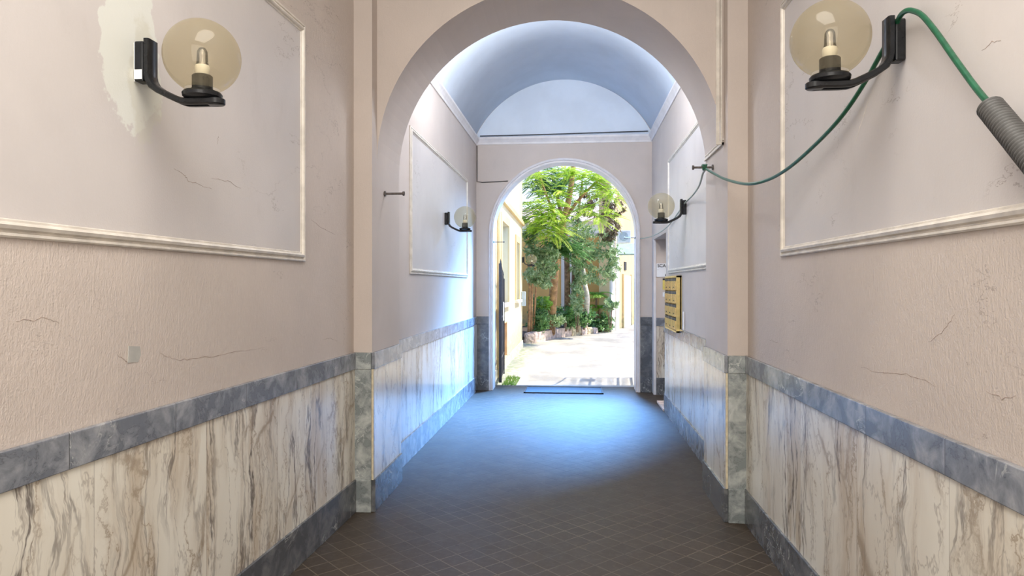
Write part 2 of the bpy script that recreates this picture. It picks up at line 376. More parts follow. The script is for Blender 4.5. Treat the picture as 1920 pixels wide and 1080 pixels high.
# ------------------------------------------------------------ the passage: plan data
Y0, YA, YS, YB, YF, YO = -1.5, 4.50, 4.62, 5.22, 9.87, 10.35
def xl(y): return -1.55+(y-1.3)*.030 if y < YS else -1.425+(y-YB)*.0085
XR = 1.10; JL, JR = -1.33, .975; ARC = ((JL+JR)/2, 2.34, (JR-JL)/2)
DR = (-.134, 2.235, 1.07)
ZB0, ZB1, ZK = .945, 1.055, .215      # grey band, skirting heights
def side(nm, p0, p1, t, z0, z1, mat, **kw):
    """slab along a plan segment, thickness t to the left of p0->p1"""
    d = Vector((p1[0]-p0[0], p1[1]-p0[1])).normalized(); n = Vector((-d.y, d.x))*t
    return MB().prism([p0, p1, (p1[0]+n.x, p1[1]+n.y), (p0[0]+n.x, p0[1]+n.y)], z0, z1).build(nm, mat, **kw)

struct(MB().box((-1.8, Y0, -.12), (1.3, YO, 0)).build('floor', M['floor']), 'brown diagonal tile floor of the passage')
wl = struct(MB().prism([(xl(Y0), Y0), (xl(YS-.001), YS), (-1.9, YS), (-1.9, Y0)], 0, 3.62).build('wall_left', M['pink']), 'pink plastered wall on the left before the inner arch')
wr = struct(MB().box((XR, Y0, 0), (XR+.35, YS, 3.62)).build('wall_right', M['pink']), 'pink plastered wall on the right before the inner arch')
wl2 = struct(MB().prism([(xl(YB), YB), (xl(YF), YF), (-1.9, YF), (-1.9, YB)], 0, 3.62).build('wall_left', M['pink_smooth']), 'pink plastered left wall beyond the inner arch')
DY0, DY1, DZ = 8.39, 9.65, 2.13
wr2 = struct(MB().box((XR, YB, 0), (XR+.3, DY0, 3.62)).box((XR, DY0, DZ), (XR+.3, DY1, 3.62)).box((XR, DY1, 0), (XR+.3, YF, 3.62)).build('wall_right', M['pink_smooth']), 'pink plastered right wall with the stair doorway beyond the arch')
# stair lobby behind the doorway
struct(MB().box((XR+.3, DY1, 0), (3.0, DY1+.25, 2.9)).box((3.0, 7.4, 0), (3.2, DY1+.25, 2.9)).box((XR+.3, 7.2, 0), (3.2, 7.4, 2.9)).build('wall_stair', M['pink_smooth']), 'pink wall inside the stair doorway')
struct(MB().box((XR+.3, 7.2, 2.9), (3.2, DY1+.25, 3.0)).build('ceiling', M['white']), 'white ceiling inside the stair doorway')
struct(MB().box((1.3, 7.2, -.12), (3.2, DY1+.25, 0)).build('floor', M['floor']), 'brown tile floor inside the stair doorway')

def archwall(name, cx, zc, R, x0, x1, y0, y1, ztop, mat, jambs=True, n=48):
    """wall with an arched opening; y0 front, y1 back"""
    m = MB(); pts = [(cx-R, 0)]+[(cx-R*math.cos(math.pi*i/n), zc+R*math.sin(math.pi*i/n)) for i in range(n+1)]+[(cx+R, 0)]
    out = [(x0, 0)]
    for i in range(n+1):
        x, z = pts[i+1]
        out.append((x0 if i == 0 else x1 if i == n else x0+(x1-x0)*i/n, ztop if 0 < i < n else zc if False else ztop))
    out.append((x1, 0)); k = len(pts)
    vs = [(x, y0, z) for x, z in pts]+[(x, y0, z) for x, z in out]+[(x, y1, z) for x, z in pts]+[(x, y1, z) for x, z in out]
    fs = []
    for i in range(k-1):
        fs += [(i, i+1, k+i+1, k+i), (2*k+i, 3*k+i, 3*k+i+1, 2*k+i+1), (i, 2*k+i, 2*k+i+1, i+1), (k+i, k+i+1, 3*k+i+1, 3*k+i)]
    return m.add(vs, fs).build(name, mat)
ac = struct(archwall('wall_arch', ARC[0], ARC[1], ARC[2], -1.9, XR+.35, YS, YB, 4.75, M['pink_smooth']), 'inner wall with a round arch halfway down the passage')
fw = struct(archwall('wall_far', DR[0], DR[1], DR[2], -1.9, XR+.6, YF, YO, 4.75, M['pink_smooth']), 'far wall with the arched courtyard doorway')
# pilasters in front of the spandrel
MB().prism([(xl(YA)-.05, YA), (JL, YA), (JL, YS), (xl(YA)-.05, YS)], 0, 3.62).build('pilaster', M['pink_smooth'], ac)
MB().box((JR, YA, 0), (XR+.05, YS, 3.62)).build('pilaster', M['pink_smooth'], ac)
# vaults
def vault(name, y0, y1, cx, hw, zs, rise, label, n=40):
    R = (hw*hw+rise*rise)/(2*rise); zc = zs+rise-R; a = math.asin(hw/R); m = MB(); pts = []
    for i in range(n+1):
        t = -a+2*a*i/n; pts.append((cx+R*math.sin(t), zc+R*math.cos(t)))
    k = len(pts); th = .12
    vs = [(x, y, z) for y in (y0, y1) for x, z in pts]+[(x, y, z+th) for y in (y0, y1) for x, z in pts]; fs = []
    for i in range(k-1):
        fs += [(i, i+1, k+i+1, k+i), (2*k+i, 3*k+i, 3*k+i+1, 2*k+i+1), (i, 2*k+i, 2*k+i+1, i+1), (k+i, k+i+1, 3*k+i+1, 3*k+i)]
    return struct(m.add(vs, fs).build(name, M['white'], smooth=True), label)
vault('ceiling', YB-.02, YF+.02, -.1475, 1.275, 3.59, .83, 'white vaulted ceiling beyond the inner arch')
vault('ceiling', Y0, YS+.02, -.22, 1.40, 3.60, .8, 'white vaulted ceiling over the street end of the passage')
# white lunette above the far cornice (painted end of the vault)
def disc_seg(y, cx, hw, zs, rise, t, n=40):
    R = (hw*hw+rise*rise)/(2*rise); zc = zs+rise-R; a = math.asin(hw/R); pts = [(cx+R*math.sin(-a+2*a*i/n), zc+R*math.cos(-a+2*a*i/n)) for i in range(n+1)]
    k = len(pts); vs = [(x, y, z) for x, z in pts]+[(x, y+t, z) for x, z in pts]
    return MB().add(vs, [tuple(range(k)), tuple(range(2*k-1, k-1, -1))]+[(i, (i+1) % k, k+(i+1) % k, k+i) for i in range(k)])
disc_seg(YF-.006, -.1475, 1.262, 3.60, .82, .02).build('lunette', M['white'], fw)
# street end
bw = struct(MB().box((-1.9, Y0-.3, 0), (XR+.35, Y0, 4.75)).build('wall_back', M['pink']), 'pink wall at the street end behind the viewer')
dd = struct(MB().box((-1.35, Y0-.02, 0), (.95, Y0+.04, 3.3)).build('door_1', M['frame_w']), 'glazed street door behind the viewer')

# ------------------------------------------------------------ cornices, mouldings
def cornice(name, p0, p1, n, z, h=.10, d=.05, mat=None):
    prof = [(0, 0), (d*.25, 0), (d*.35, h*.25), (d*.7, h*.55), (d, h*.75), (d, h), (0, h)]
    N = Vector((n[0], n[1], 0)); m = MB().sweep([(p0[0], p0[1], z), (p1[0], p1[1], z)], prof, lambda i: (N, Vector((0, 0, 1))))
    return struct(m.build(name, mat or M['trimwhite']))
cornice('trim_1', (xl(YB), YB), (xl(YF), YF), (1, 0), 3.50)['label'] = 'white cornice on the left under the far vault'
cornice('trim_2', (XR, YB), (XR, YF), (-1, 0), 3.52)['label'] = 'white cornice on the right under the far vault'
cornice('trim_3', (xl(YF), YF), (XR, YF), (0, -1), 3.515)['label'] = 'white cornice across the far wall'
MPROF = [(0, 0), (0, .009), (.005, .013), (.012, .013), (.015, .006), (.019, .006), (.024, .017), (.034, .021), (.040, .017), (.043, .009), (.049, .009), (.052, .004), (.057, 0)]
def frame(name, x_of, ya, yb, za, zb, nx, label, prof=MPROF, sc=1.0, sides='LBRT'):
    """mitred picture-frame moulding lying on a side wall; outer edges ya..yb, za..zb"""
    c = [(ya, za), (yb, za), (yb, zb), (ya, zb)]; ins = [(1, 1), (-1, 1), (-1, -1), (1, -1)]; m = MB(); k = len(prof); N = nx
    for (y, z), (iy, iz) in zip(c, ins):
        for u, v in prof: yy = y+iy*u*sc; m.v.append((x_of(yy)+N*v*sc, yy, z+iz*u*sc))
    for i in range(4):
        j = (i+1) % 4
        for q in range(k): m.f.append((i*k+q, i*k+(q+1) % k, j*k+(q+1) % k, j*k+q))
    o = struct(m.build(name, M['mould'])); o['label'] = label; return o
def panel(x_of, ya, yb, za, zb, nx, mat, parent):
    t = .004*nx
    vs = []
    for y, z in ((ya, za), (yb, za), (yb, zb), (ya, zb)): vs += [(x_of(y), y, z), (x_of(y)+t, y, z)]
    return MB().add(vs, [(0, 2, 4, 6), (1, 7, 5, 3), (0, 1, 3, 2), (2, 3, 5, 4), (4, 5, 7, 6), (6, 7, 1, 0)]).build('plaster_panel', mat, parent)
xr = lambda y: XR
frame('trim_4', xl, -1.2, 3.70, 1.63, 2.93, 1, 'cream moulding frame on the near left wall'); panel(xl, -1.15, 3.67, 1.66, 2.90, 1, M['panel_patched'], wl)
frame('trim_5', xr, -1.2, 3.77, 1.65, 2.985, -1, 'cream moulding frame on the near right wall'); panel(xr, -1.15, 3.74, 1.68, 2.96, -1, M['panel'], wr)
frame('trim_6', xl, 5.92, 9.02, 1.60, 2.89, 1, 'white moulding frame on the left wall beyond the arch'); panel(xl, 5.95, 8.99, 1.63, 2.86, 1, M['panel'], wl2)
frame('trim_7', xr, 5.72, 8.12, 1.635, 2.95, -1, 'white moulding frame on the right wall beyond the arch'); panel(xr, 5.75, 8.09, 1.66, 2.92, -1, M['panel'], wr2)

# ------------------------------------------------------------ marble dado
def dado(par, p0, p1, body, band, base, s=1, top=True):
    """p0->p1 with passage side to the left (s=1) or right (s=-1)"""
    if body: side('marble_dado', p0, p1, .014*s, ZK, ZB0, body, parent=par)
    o = side('dado_rail', p0, p1, .022*s, ZB0, ZB1, band, parent=par, bevel=.003)
    b = side('skirting', p0, p1, .026*s, 0, ZK, base, parent=par, bevel=.003)
dado(wl, (xl(Y0), Y0), (xl(YA), YA), M['marble'], M['grey'], M['grey_dark'], -1)
dado(wr, (XR, Y0), (XR, YA), M['marble'], M['grey'], M['grey_dark'], 1)
# pilasters: front in greenish marble, reveal in cream marble
for sx0, sx1, jx, s in ((xl(YA)+.0, JL, JL, 1), (JR, XR, JR, -1)):
    side('marble_facing', (sx0, YA), (sx1, YA), -.018, ZK, ZB0, M['green'], parent=ac)
    side('marble_facing', (sx0, YA), (sx1, YA), -.024, ZB0, ZB1, M['green'], parent=ac, bevel=.003)
    side('marble_facing', (sx0, YA), (sx1, YA), -.028, 0, ZK, M['green'], parent=ac, bevel=.003)
    if s == 1: a, b, ss_ = (jx, YA-.012), (jx, YB), -1
    else: a, b, ss_ = (jx, YA-.012), (jx, YB), 1
    side('marble_dado', a, b, .014*ss_, ZK, ZB0, M['marble'], parent=ac)
    side('dado_rail', a, b, .022*ss_, ZB0, ZB1, M['grey'], parent=ac, bevel=.003)
    side('skirting', a, b, .026*ss_, 0, ZK, M['grey_dark'], parent=ac, bevel=.003)
    cx = jx+.010*s
    MB().box((cx-.006, YA-.024, ZK), (cx+.006, YA-.010, ZB0)).build('corner_strip', M['cream_strip'], ac)
dado(wl2, (xl(YB), YB), (xl(YF), YF), M['marble_in'], M['grey'], M['grey'], -1)
dado(wr2, (XR, YB), (XR, DY0), M['marble_in'], M['grey'], M['grey'], 1)
# far piers
for a, b in ((xl(YF), DR[0]-DR[2]), (DR[0]+DR[2], XR)):
    side('pier_facing', (a, YF), (b, YF), -.020, ZK, ZB0, M['grey_dark'], parent=fw)
    side('pier_facing', (a, YF), (b+(.0), YF), -.034, ZB0, ZB1, M['grey_dark'], parent=fw, bevel=.006)
    side('pier_facing', (a, YF), (b, YF), -.034, 0, ZK, M['grey_dark'], parent=fw, bevel=.004)
# stair door jamb facing the viewer
side('marble_facing', (XR+.04, DY1), (2.4, DY1), -.016, ZK+.02, ZB0, M['marble'], parent=wr2)
side('marble_facing', (XR+.03, DY1), (2.4, DY1), -.024, ZB0, ZB1, M['grey'], parent=wr2)
side('marble_facing', (XR+.03, DY1), (2.4, DY1), -.030, 0, ZK+.02, M['grey_dark'], parent=wr2)
struct(MB().box((XR-.002, DY1-.012, 0), (XR+.030, DY1+.01, DZ)).build('trim_8', M['trimwhite']), None)['label'] = 'white corner strip of the stair doorway'
# white archivolt round the courtyard door
def archivolt():
    prof = [(0, 0), (0, .030), (.012, .040), (.030, .040), (.036, .018), (.050, .018), (.056, .030), (.062, .030), (.062, 0)]
    R = DR[2]; n = 56; path = []; dirs = []
    path.append((DR[0]-R, YF, 0)); dirs.append(Vector((1, 0, 0)))
    for i in range(n+1):
        a = math.pi*i/n; path.append((DR[0]-R*math.cos(a), YF, DR[1]+R*math.sin(a))); dirs.append(Vector((math.cos(a), 0, -math.sin(a))))
    path.append((DR[0]+R, YF, 0)); dirs.append(Vector((-1, 0, 0)))
    return MB().sweep(path, prof, lambda i: (dirs[i], Vector((0, -1, 0)))).build('trim_9', M['trimwhite'], smooth='auto')
o = struct(archivolt()); o['label'] = 'white moulded surround of the courtyard arch'
# white painted reveal of the doorway
def liner():
    R = DR[2]-.055; n = 48; pts = [(DR[0]-R, 0)]+[(DR[0]-R*math.cos(math.pi*i/n), DR[1]+R*math.sin(math.pi*i/n)) for i in range(n+1)]+[(DR[0]+R, 0)]
    m = MB(); prof = [(0, 0), (.055, 0), (.055, .30), (0, .30)]
    dirs = [Vector((-1, 0, 0))]+[Vector((-math.cos(math.pi*i/n), 0, math.sin(math.pi*i/n))) for i in range(n+1)]+[Vector((1, 0, 0))]
    return m.sweep([(x, YF+.02, z) for x, z in pts], prof, lambda i: (dirs[i], Vector((0, 1, 0)))).build('door_frame', M['trimwhite'], fw, smooth='auto')
liner()
# painted cable trunking on the right spandrel and jamb
tr = MB(); xx = JR-.012
tr.box((JR-.050, YS-.014, 2.43), (JR-.028, YS, 3.9)); tr.box((JR-.022, YS-.012, 2.42), (JR-.012, YS, 3.9))
tr.box((JR-.014, YS-.014, 2.415), (JR, YB, 2.432)); tr.box((JR-.010, YS-.012, 2.445), (JR, YB, 2.452))
tr.box((JR-.050, YS-.014, 2.415), (JR, YS, 2.43))
tag(tr.build('cable_trunking', M['mould']), 'thin painted cable trunking down the right side of the inner arch', 'trunking')

# ------------------------------------------------------------ wall lamps
def make_lamp():
    r = empty('wall_lamp')
    MB().box((0, -.024, -.085), (.034, .024, .055)).build('mounting_block', M['black'], r, bevel=.006)
    path = [(.046, .062), (.046, .0), (.046, -.060), (.050, -.080), (.062, -.100), (.085, -.116), (.125, -.136), (.158, -.151), (.176, -.156), (.20, -.157), (.25, -.157), (.285, -.157)]
    w, th = .030, .011
    prof = [(-w, -th*.6), (-w*.8, -th), (w*.8, -th), (w, -th*.6), (w, th*.6), (w*.8, th), (w*.35, th), (w*.35, th*.45), (-w*.35, th*.45), (-w*.35, th), (-w*.8, th), (-w, th*.6)]
    P = [Vector((a, 0, b)) for a, b in path]
    def sd(i):
        t = (P[min(i+1, len(P)-1)]-P[max(i-1, 0)]).normalized(); return Vector((0, 1, 0)), Vector((-t.z, 0, t.x))*-1
    MB().sweep(P, prof, sd).build('arm', M['black'], r, smooth='auto')
    MB().lathe([(.026, -.168), (.030, -.165), (.030, -.149), (.026, -.146)], 24, (.285, 0, 0)).build('arm_end', M['black'], r, smooth='auto')
    MB().lathe([(.02, -.150), (.055, -.146), (.064, -.140), (.066, -.130), (.062, -.124), (.045, -.120), (.036, -.114), (.036, -.112)], 32, (.235, 0, 0)).build('globe_holder', M['black'], r, smooth='auto')
    s = MB().lathe([(.034, -.124), (.034, -.068), (.030, -.064), (.02, -.064)], 28, (.235, 0, 0)).build('socket', M['black'], r, smooth='auto')
    b = MB().lathe([(.004, -.066), (.021, -.064), (.024, -.05), (.025, -.038), (.022, -.03)], 24, (.235, 0, 0)).build('bulb_base', M['bulbw'], r, smooth='auto')
    prof = [(.021, -.032), (.019, -.02), (.018, 0), (.017, .018), (.012, .028), (.004, .033), (.0005, .034)]
    MB().lathe(prof, 24, (.235, 0, 0)).build('bulb', M['bulb'], b, smooth='auto')
    R = .127; prof = [(R*math.sin(math.pi*i/40), -R*math.cos(math.pi*i/40)) for i in range(6, 40)]+[(.0004, R)]
    MB().lathe(prof, 56, (.235, 0, 0), close=False).build('globe', M['glass'], r, smooth=True)
    return r
lp = make_lamp()
lamps = [((xl(2.30)+.004, 2.30, 2.292), 0, 1, 'globe wall lamp on the near left wall, in the white filler patch'),
         ((XR-.004, 2.42, 2.330), math.pi, 1, 'globe wall lamp on the near right wall with the green hose over it'),
         ((xl(7.5)+.004, 7.5, 2.243), 0, .95, 'small globe wall lamp on the left wall beyond the arch'),
         ((XR-.004, 6.88, 2.275), math.pi, 1.02, 'small globe wall lamp on the right wall beyond the arch'),
         ((-1.235, 16.75, 2.13), 0, 1, 'globe wall lamp at the far corner of the courtyard facade')]
first = True
for loc, rz, sc, lab in lamps:
    o = lp if first else copy_tree(lp); first = False
    o.location = loc; o.rotation_euler = (0, 0, rz); o.scale = (sc,)*3; tag(o, lab, 'wall lamp', 'globe wall lamps')
    if 'near left' in lab:
        near_left = o
MB().box((.001, -.0245, -.078), (.030, -.0238, -.045)).box((-.001, -.022, -.085), (.002, .020, .05)).build('paint_smear', M['paint'], near_left)

# ------------------------------------------------------------ rods
def rod(x, y, z, sx_, L, lab, r=.008):
    e = empty('wall_rod', (x, y, z)); MB().tube([(0, 0, 0), (sx_*L, 0, 0)], r, 10).build('shaft', M['steel'], e, smooth='auto')
    MB().tube([(0, 0, 0), (sx_*.010, 0, 0)], r*2.4, 12).build('flange', M['steel'], e, smooth='auto')
    MB().tube([(sx_*(L-.012), 0, 0), (sx_*L, 0, 0)], r*2.0, 8).build('end_nut', M['steel'], e, smooth='auto')
    tag(e, lab, 'rod', 'steel rods at the arches')
rod(JL, 4.80, 2.147, 1, .145, 'short steel rod sticking out of the left jamb of the inner arch')
rod(JR, 4.95, 2.325, -1, .145, 'short steel rod carrying the hose at the right jamb of the inner arch')
rod(DR[0]-DR[2]+.055, 9.95, 2.125, 1, .16, 'thin steel rod at the left jamb of the courtyard arch', .006)
rod(DR[0]+DR[2]-.055, 9.95, 2.175, -1, .16, 'thin steel rod holding the hose end at the courtyard arch', .006)

# ------------------------------------------------------------ hose
def smooth_path(pts, n=8):
    out = []
    P = [Vector(p) for p in pts]
    for i in range(len(P)-1):
        p0 = P[max(i-1, 0)]; p1 = P[i]; p2 = P[i+1]; p3 = P[min(i+2, len(P)-1)]
        for k in range(n):
            t = k/n; out.append(.5*((2*p1)+(-p0+p2)*t+(2*p0-5*p1+4*p2-p3)*t*t+(-p0+3*p1-3*p2+p3)*t**3))
    out.append(P[-1]); return out
hz = [(1920, 282, 1.035), (1890, 235, 1.035), (1862, 203, 1.04), (1830, 165, 1.045), (1790, 110, 1.05), (1755, 60, 1.055), (1730, 30, 1.06), (1714, 21, 1.06), (1700, 20, 1.055), (1688, 30, 1.06), (1676, 55, 1.075), (1652, 100, 1.075),
      (1615, 165, 1.07), (1575, 222, 1.06), (1530, 270, 1.05), (1480, 314, 1.03), (1440, 337, 1.0), (1400, 345, .95), (1360, 336, .93), (1338, 325, .925), (1324, 317, .92)]
A = [onx(*p) for p in hz]
hose = empty('garden_hose', A[-1]); inv = -A[-1]
MB().tube([p+inv for p in smooth_path(A)], .0085, 10).build('hose_length', M['hose'], hose, smooth=True)
B = [A[-1]]+[onx(*p) for p in [(1318, 325, .925), (1311, 348, .99), (1299, 366, 1.05), (1286, 379, 1.075), (1272, 398, 1.08), (1256, 420, 1.075), (1240, 434, 1.05)]]+[ony(1222, 443, 9.4), ony(1205, 447, 9.78), ony(1190, 447.5, 9.95)]
MB().tube([p+inv for p in smooth_path(B)], .0075, 8).build('hose_length', M['hose_grey'], hose, smooth=True)
lw = MB(); c0 = Vector((.92, 4.95, 2.325))
lw.tube([Vector((.90+.012*i/10, 4.95, 2.325))+Vector((0, .017*math.cos(i*.9), .017*math.sin(i*.9)))+inv for i in range(24)], .0075, 8).build('hose_loop', M['hose'], hose, smooth=True)
tag(hose, 'thin green hose strung along the right wall from lamp to rod', 'hose')
a, b = onx(1856, 200, 1.03), onx(1935, 296, 1.03); m = MB(); pts = []; rs = []
for i in range(201):
    t = i/200*1.9; pts.append(a.lerp(b, t)); rs.append(.0260+(0, .003, .0055, .0055, .003)[i % 5])
m.tube(pts, rs, 20); tag(m.build('corrugated_conduit', M['conduit'], smooth=True), 'grey corrugated conduit sleeve over the hose on the near right wall', 'conduit')

# cables
cb = MB().tube([(xl(YF)+.06, YF-.055, 3.63), (-.9, YF-.056, 3.632), (-.1, YF-.056, 3.64), (XR-.06, YF-.056, 3.655)], .007, 6)
tag(cb.build('cable', M['cable'], smooth=True), 'dark cable lying along the far wall cornice', 'cable')
cb = MB().tube([(xl(YF)+.012, YF-.012, 3.50), (xl(YF)+.012, YF-.012, 2.99), (-1.3, YF-.012, 2.975), (-1.05, YF-.010, 2.985), (-.93, YF-.010, 2.99)], .006, 6)
tag(cb.build('cable', M['cable'], smooth=True), 'thin dark wire down the far left corner to the courtyard arch', 'cable')

# ------------------------------------------------------------ letterboxes on the right wall
lb = empty('letterbox_bank', (XR, 7.18, 1.015)); Wd, Ht, D = .88, .585, .055
MB().box((-D, 0, 0), (0, Wd, .02)).box((-D, 0, Ht-.02), (0, Wd, Ht)).box((-D, 0, 0), (0, .02, Ht)).box((-D, Wd-.02, 0), (0, Wd, Ht)).box((-.02, 0, 0), (-.004, Wd, Ht)).build('case', M['brassframe'], lb, bevel=.002)
cw, ch = (Wd-.04)/3, (Ht-.04)/4
for i in range(3):
    for j in range(4):
        y0, z0 = .02+i*cw, .02+j*ch
        MB().box((-D-.003, y0+.010, z0+ch-.036), (-D+.012, y0+cw-.010, z0+ch-.006)).build('slot', M['slot'], lb)
        dr = MB().box((-D-.006, y0+.012, z0+.006), (-D+.010, y0+cw-.012, z0+ch-.034)).build('door', M['brass'], lb, bevel=.003)
        MB().tube([(-D-.010, y0+cw*.5, z0+.035), (-D-.004, y0+cw*.5, z0+.035)], .008, 10).build('lock', M['steel'], dr)
    if i: MB().box((-D-.002, .02+i*cw-.008, .02), (-.02, .02+i*cw+.008, Ht-.02)).build('divider', M['brassframe'], lb)
tag(lb, 'brass bank of twelve letterboxes on the right wall', 'letterbox')
tag(MB().tube([(XR-.012, 6.98, 1.06), (XR-.012, 6.98, 1.24)], .010, 8).build('cable_cover', M['sign'], smooth='auto'), 'small white cable cover beside the letterboxes', 'cable cover')

# ------------------------------------------------------------ sign and notices beside the stair door
def text(body, size, loc, parent, name='lettering', rot=(math.pi/2, 0, 0), mat=None, ext=.0008, bold=0):
    c = bpy.data.curves.new(name, 'FONT'); c.body = body; c.size = size; c.extrude = ext; c.offset = bold
    o = bpy.data.objects.new(name, c); COL.objects.link(o); bpy.context.view_layer.update()
    me = bpy.data.meshes.new_from_object(o.evaluated_get(bpy.context.evaluated_depsgraph_get())); bpy.data.objects.remove(o)
    me.materials.clear(); me.materials.append(mat or M['ink']); q = bpy.data.objects.new(name, me); COL.objects.link(q)
    q.location = loc; q.rotation_euler = rot; q.parent = parent; return q
yS = DY1-.004
sg = MB().box((0, -.006, 0), (.34, 0, .185)).build('stair_sign', M['sign'], bevel=.001); sg.location = (XR+.036, yS, 1.615)
text('SCALA', .062, (.012, -.0075, .133), sg, bold=.001); text('A', .135, (.118, -.0075, .018), sg, bold=.003)
MB().tube([(.02, -.008, .10), (.02, -.004, .10)], .004, 8).build('screw', M['steel'], sg)
tag(sg, 'white sign reading SCALA A on the stair doorway jamb', 'sign')
nt = MB().box((0, -.004, 0), (.20, 0, .155)).build('notice', M['yellow']); nt.location = (XR+.12, yS, 1.44)
MB().box((0, -.0055, .130), (.20, -.004, .155)).build('header', M['ink'], nt)
for q in range(4): MB().box((.05, -.0055, .03+q*.022), (.17, -.004, .038+q*.022)).build('text_line', M['ink'], nt)
tag(nt, 'small yellow notice with a black heading under the stair sign', 'notice')
nt = MB().box((0, -.004, 0), (.18, 0, .06)).build('notice', M['sign']); nt.location = (XR+.12, yS, 1.345)
for q in range(2): MB().box((.02, -.0055, .015+q*.02), (.16, -.004, .022+q*.02)).build('text_line', M['shutter'], nt)
tag(nt, 'small pale notice below the yellow notice', 'notice')
tag(MB().box((XR-.035, DY0, 0), (XR+.3, 9.0, .028)).build('threshold', M['stone'], bevel=.004), 'worn pinkish stone threshold in the stair doorway', 'threshold')
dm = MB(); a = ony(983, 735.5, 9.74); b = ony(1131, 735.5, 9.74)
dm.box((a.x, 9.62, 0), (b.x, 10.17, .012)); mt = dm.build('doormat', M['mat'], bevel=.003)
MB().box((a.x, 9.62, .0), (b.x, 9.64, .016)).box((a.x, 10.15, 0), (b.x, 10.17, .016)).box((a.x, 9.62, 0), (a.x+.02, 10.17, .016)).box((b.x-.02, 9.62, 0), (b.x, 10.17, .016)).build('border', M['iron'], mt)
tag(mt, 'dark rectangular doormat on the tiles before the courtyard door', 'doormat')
MB().add([(0,0,0),(0,.055,-.004),(0,.072,.02),(0,.066,.05),(0,.004,.056),(.003,0,0),(.003,.055,-.004),(.003,.072,.02),(.003,.066,.05),(.003,.004,.056)], [(0,1,2,3,4),(9,8,7,6,5),(0,5,6,1),(1,6,7,2),(2,7,8,3),(3,8,9,4),(4,9,5,0)]).build('filler_patch', M['filler'], wl).location = (xl(2.25)-.0005, 2.25, 1.235)

# cracks in the plaster and a pale scratch
def crack(pts, xf, nx, par, wdt=.0019, mat='crackline', name='crack'):
    P_ = []; pr = .0046 if pts[0][1] < 400 and not 570 < pts[0][0] < 1400 else .0006
    for px, py in pts:
        x = xf(2.5)
        for _ in range(6): q = onx(px, py, x); x = xf(q.y)
        P_.append((q.y, q.z))
    fine = []
    for i in range(len(P_)-1):
        for k in range(5):
            t = k/5; fine.append((P_[i][0]+(P_[i+1][0]-P_[i][0])*t+random.uniform(-.004, .004), P_[i][1]+(P_[i+1][1]-P_[i][1])*t+random.uniform(-.004, .004)))
    fine.append(P_[-1]); m = MB(); n = len(fine)
    for i, (y, z) in enumerate(fine):
        w = wdt*(.25+.75*math.sin(math.pi*(i+.3)/n))*.5*random.uniform(.6, 1.3); x0, x1 = xf(y), xf(y)+nx*pr
        m.v += [(x0, y, z-w), (x1, y, z-w), (x1, y, z+w), (x0, y, z+w)]
    for i in range(n-1):
        for q in range(4): m.f.append((i*4+q, i*4+(q+1) % 4, i*4+4+(q+1) % 4, i*4+4+q))
    m.f += [(0, 1, 2, 3), (n*4-1, n*4-2, n*4-3, n*4-4)]
    m.build(name, M[mat], par)
M['crackline'] = simple('crack_dirt', (.33, .255, .21), .8, var=.3, scale=60)
for c_ in ([(325, 315), (345, 328), (350, 338), (375, 347), (395, 354)], [(395, 335), (425, 339), (450, 353)], [(219, 666), (241, 679), (262, 671)], [(300, 660), (315, 668), (332, 675), (356, 673), (400, 668), (448, 659), (496, 651)],
           [(29, 601), (58, 601), (87, 596), (111, 606)], [(583, 412), (604, 428), (628, 440)], [(605, 636), (618, 634), (632, 640)], [(408, 255), (406, 270)]):
    crack(c_, xl, 1, wl)
for c_ in ([(1614, 688), (1650, 700), (1700, 702), (1735, 712), (1757, 724)], [(1440, 636), (1452, 640), (1462, 645)], [(1740, 640), (1762, 628), (1778, 610), (1790, 590)], [(1845, 95), (1860, 80), (1880, 76)], [(1850, 735), (1880, 748), (1905, 742)]):
    crack(c_, xr, -1, wr)
crack([(1630, 187), (1620, 222), (1607, 264)], xr, -1, wr, .005, 'mould', 'scratch')
# ------------------------------------------------------------ courtyard gates
def gate(hx, hy, ang, L, lab, mir):
    g = empty('iron_gate', (hx, hy, .03), ang)
    H0, H1 = 1.80, 1.58
    def top(u): return H1+(H0-H1)*(1-u)**1.6 if u < 1 else H1
    MB().box((-.022, -.022, 0), (.022, .022, H0)).build('post', M['iron'], g, bevel=.003)
    MB().box((L-.018, -.018, .0), (L+.018, .018, top(1))).build('post', M['iron'], g, bevel=.003)
    m = MB(); n = 12
    pts = [(L*i/n, 0, top(i/n)) for i in range(n+1)]; m.tube(pts, .014, 6).build('top_rail', M['iron'], g)
    for z in (.06, .36, .98): MB().box((0, -.012, z-.014), (L, .012, z+.014)).build('rail', M['iron'], g)
    for i in range(1, 11):
        u = i/11; b = MB().tube([(L*u, 0, .06), (L*u, 0, top(u)+.07)], .0075, 6); b.tube([(L*u, 0, top(u)+.05), (L*u, 0, top(u)+.11)], [.013, .001], 6); b.build('bar', M['iron'], g)
    for i in range(11):
        for z0, s in ((.20, 1), (.52, 1), (.80, -1), (1.15, 1), (1.36, -1)):
            c = Vector((L*(i+.5)/11, 0, z0)); pts = [c+Vector((.040*math.cos(t*.55)*(1-t/26), 0, s*.09*math.sin(t*.55)*(1-t/26))) for t in range(22)]
            MB().tube(pts, .005, 5).build('scroll', M['iron'], g)
    MB().box((L*.55, .012, .9), (L*.85, .016, 1.2)).box((L*.55, -.016, .9), (L*.85, -.012, 1.2)).build('plate', M['sign'], g)
    tag(g, lab, 'gate', 'iron gates of the courtyard arch')
gate(-1.10, 10.44, math.radians(93), 1.02, 'black iron gate leaf swung open on the left of the courtyard arch', 1)
gate(.945, 10.44, math.radians(86.5), 1.02, 'black iron gate leaf swung open on the right of the courtyard arch', -1)

